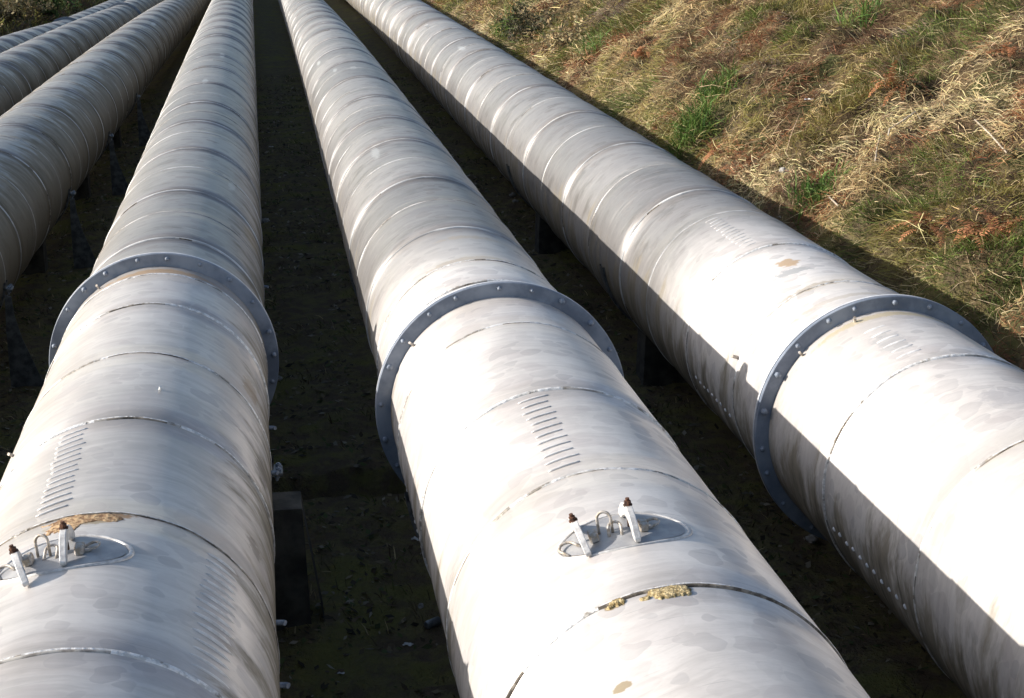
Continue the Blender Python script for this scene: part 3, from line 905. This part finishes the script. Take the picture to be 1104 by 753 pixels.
x, y = ground_hit(610, 52); bramble('light brown tangle of dry stems right of the dark bramble hollow', x, y, 26, .9, (.30, .24, .13), nl=5)
for k, (px, py, L, rgb, lb) in enumerate(((20, 6, 2.6, (.09, .13, .04), 'loose green shrub in the top left corner of the photo'), (48, 16, 1.6, (.07, .10, .03), 'low dark green shrub beside the leftmost pipe collar'),
    (5, 22, 2.0, (.12, .10, .05), 'brownish shrub at the left edge just above the outermost pipe'), (72, 4, 1.8, (.16, .11, .06), 'bare reddish brown shrub at the foot of the mustard grass'))):
    x, y = ground_hit(px, py, 60.); bramble(lb, x, y, 26, L, rgb, 'shrubs on the left verge', 'verge_shrub', 'shrub', 8, 1.1, .13)

# ------------------------------------------------------------------ twigs, stones and litter
def twig(label, pts, r):
    V, F = tube(pts, r, 6); o = mesh_obj('dead_twig', V, F, M_twig, None, origin=pts[0]); return tag(o, label, 'twig', 'bleached twigs on the bank')
def bank_path(pix, up=.06):
    out = []
    for px, py in pix:
        x, y = ground_hit(px, py); out.append(Vector((x, y, gz(x, y) + up)))
    return out
twig('crooked pale twig bent like a hook half way up the slope', bank_path([(957, 155), (958, 148), (972, 139), (986, 132), (992, 138)], .10), .012)
twig('straight pale twig pointing downslope below the hooked one', bank_path([(948, 154), (944, 175), (940, 208)], .10), .010)
twig('long thin twig slanting down to the right in the upper right slope', bank_path([(1050, 140), (1066, 155), (1084, 176)], .12), .011)
twig('short brown twig leaning beside the low green tussock', bank_path([(890, 218), (903, 232)], .10), .012)
def stone(label, x, y, s, mat=M_stone, name='stone', cat='stone', sq=(1, .7, .5), group='loose stones and scraps on the trench floor'):
    bm = bmesh.new(); bmesh.ops.create_icosphere(bm, subdivisions=3, radius=1.)
    o3 = Vector((x, y, gz(x, y) + s*sq[2]*.3)); sd = random.uniform(0, 50)
    for v in bm.verts:
        k = 1 + .45*mn.noise(v.co*1.1 + Vector((sd, 0, 0))) + .12*mn.noise(v.co*3.3 + Vector((0, sd, 0)))
        v.co = Vector((v.co.x*sq[0], v.co.y*sq[1], v.co.z*sq[2]))*k*s
    me = bpy.data.meshes.new(name); bm.to_mesh(me); bm.free(); me.materials.append(mat)
    o = bpy.data.objects.new(name, me); col.objects.link(o); o.location = o3; o.rotation_euler = (0, 0, random.uniform(0, 3))
    return tag(o, label, cat, group)
def crumpled(label, x, y, s, rgbmat=M_litter, name='litter_scrap', zoff=.015):
    V = []; F = []; n = 6
    z0 = gz(x, y)
    for a in range(n):
        for b in range(n): V.append(Vector((x + s*(a/n-.4)*(1 + .3*math.sin(b)), y + s*.6*(b/n-.4) + .2*s*math.sin(a*1.3), z0 + zoff + s*.22*abs(mn.noise(Vector((a*.9+x, b*.9+y, 0)))))))
    for a in range(n-1):
        for b in range(n-1): F.append((a*n+b, (a+1)*n+b, (a+1)*n+b+1, a*n+b+1))
    o = mesh_obj(name, V, F, rgbmat, None, smooth=False, origin=(x, y, z0))
    m = o.modifiers.new('s', 'SOLIDIFY'); m.thickness = .004
    return tag(o, label, 'litter')
def tp(px, py): return ground_hit(px, py)
crumpled('crumpled white scrap on the dark floor left of the middle pipe', *tp(449, 584), .10)
crumpled('small white chip of litter near the grey can', *tp(440, 698), .09)
crumpled('tiny white paper flake far up the middle gap', *tp(292, 160), .12)
crumpled('scrap of white plastic lying on the slope', *tp(871, 116), .13, zoff=.10)
crumpled('white flake near the bottom edge between the two lower pipes', *tp(368, 729), .06)
# can: a short cylinder with rims lying on its side
x, y = tp(467, 678); c = Vector((x, y, gz(x, y) + .035)); d = Vector((.85, .5, .05)).normalized()
V, F = tube([c - d*.070, c - d*.068, c - d*.060, c - d*.055, c + d*.055, c + d*.060, c + d*.068, c + d*.070], [.028, .034, .034, .037, .037, .034, .034, .028], 16)
tag(mesh_obj('drink_can', V, F, M_can, None, origin=c), 'dull grey can lying against the base of the middle pipe', 'can')
for (px, py, s, lb) in ((318, 652, .07, 'small grey stone just right of the lower left pipe'), (312, 586, .06, 'stone at the foot of the near dark saddle'), (454, 655, .035, 'tiny pebble above the grey can'),
    (553, 212, .09, 'pale stone in the gap between the two right pipes, the farther one'), (556, 218, .07, 'pale stone in the gap between the two right pipes, the nearer one'), (875, 583, .08, 'dim stone in the dark gap beneath the right pipe'),
    (300, 410, .07, 'grey stone beside the collar of the lower left pipe'), (286, 240, .12, 'pale stone near the upper part of the middle gap'), (845, 186, .08, 'light stone showing through the grass on the slope')):
    x, y = tp(px, py); stone(lb, x, y, s)

# ------------------------------------------------------------------ camera, light, sky
f, yaw, pit, roll = CAM
fw = Vector((math.sin(yaw)*math.cos(pit), math.cos(yaw)*math.cos(pit), math.sin(pit)))
r = Vector((math.cos(yaw), -math.sin(yaw), 0)); u = r.cross(fw)
r2 = r*math.cos(roll) + u*math.sin(roll); u2 = -r*math.sin(roll) + u*math.cos(roll)
cam = bpy.data.cameras.new('camera'); co = bpy.data.objects.new('camera', cam); col.objects.link(co)
co.matrix_world = Matrix(((r2.x, u2.x, -fw.x, 0), (r2.y, u2.y, -fw.y, 0), (r2.z, u2.z, -fw.z, 0), (0, 0, 0, 1)))
cam.sensor_width = 36.; cam.lens = 36.*f/1104.; cam.clip_end = 3000; cam.clip_start = .05
sc.camera = co

SUN = Vector((-1., .15, .392)).normalized()
L = bpy.data.lights.new('sun', 'SUN'); L.energy = 4.6; L.angle = R(.53); L.color = (1., .945, .875)
lo = bpy.data.objects.new('sun', L); col.objects.link(lo); lo.rotation_euler = SUN.to_track_quat('Z', 'Y').to_euler()
w = bpy.data.worlds.new('World'); sc.world = w; w.use_nodes = True
nt = w.node_tree; bg = nt.nodes['Background']
sky = nt.nodes.new('ShaderNodeTexSky'); sky.sky_type = 'NISHITA'; sky.sun_disc = False
sky.sun_elevation = math.asin(SUN.z); sky.sun_rotation = math.atan2(SUN.x, SUN.y) % (2*PI)
sky.air_density = 1.; sky.dust_density = 2.
nt.links.new(sky.outputs[0], bg.inputs[0]); bg.inputs[1].default_value = .125
sc.view_settings.view_transform = 'Standard'; sc.view_settings.look = 'None'; sc.view_settings.gamma = 1.
sc.view_settings.use_curve_mapping = False
sc.view_settings.exposure = .76
sc.cycles.max_bounces = 6
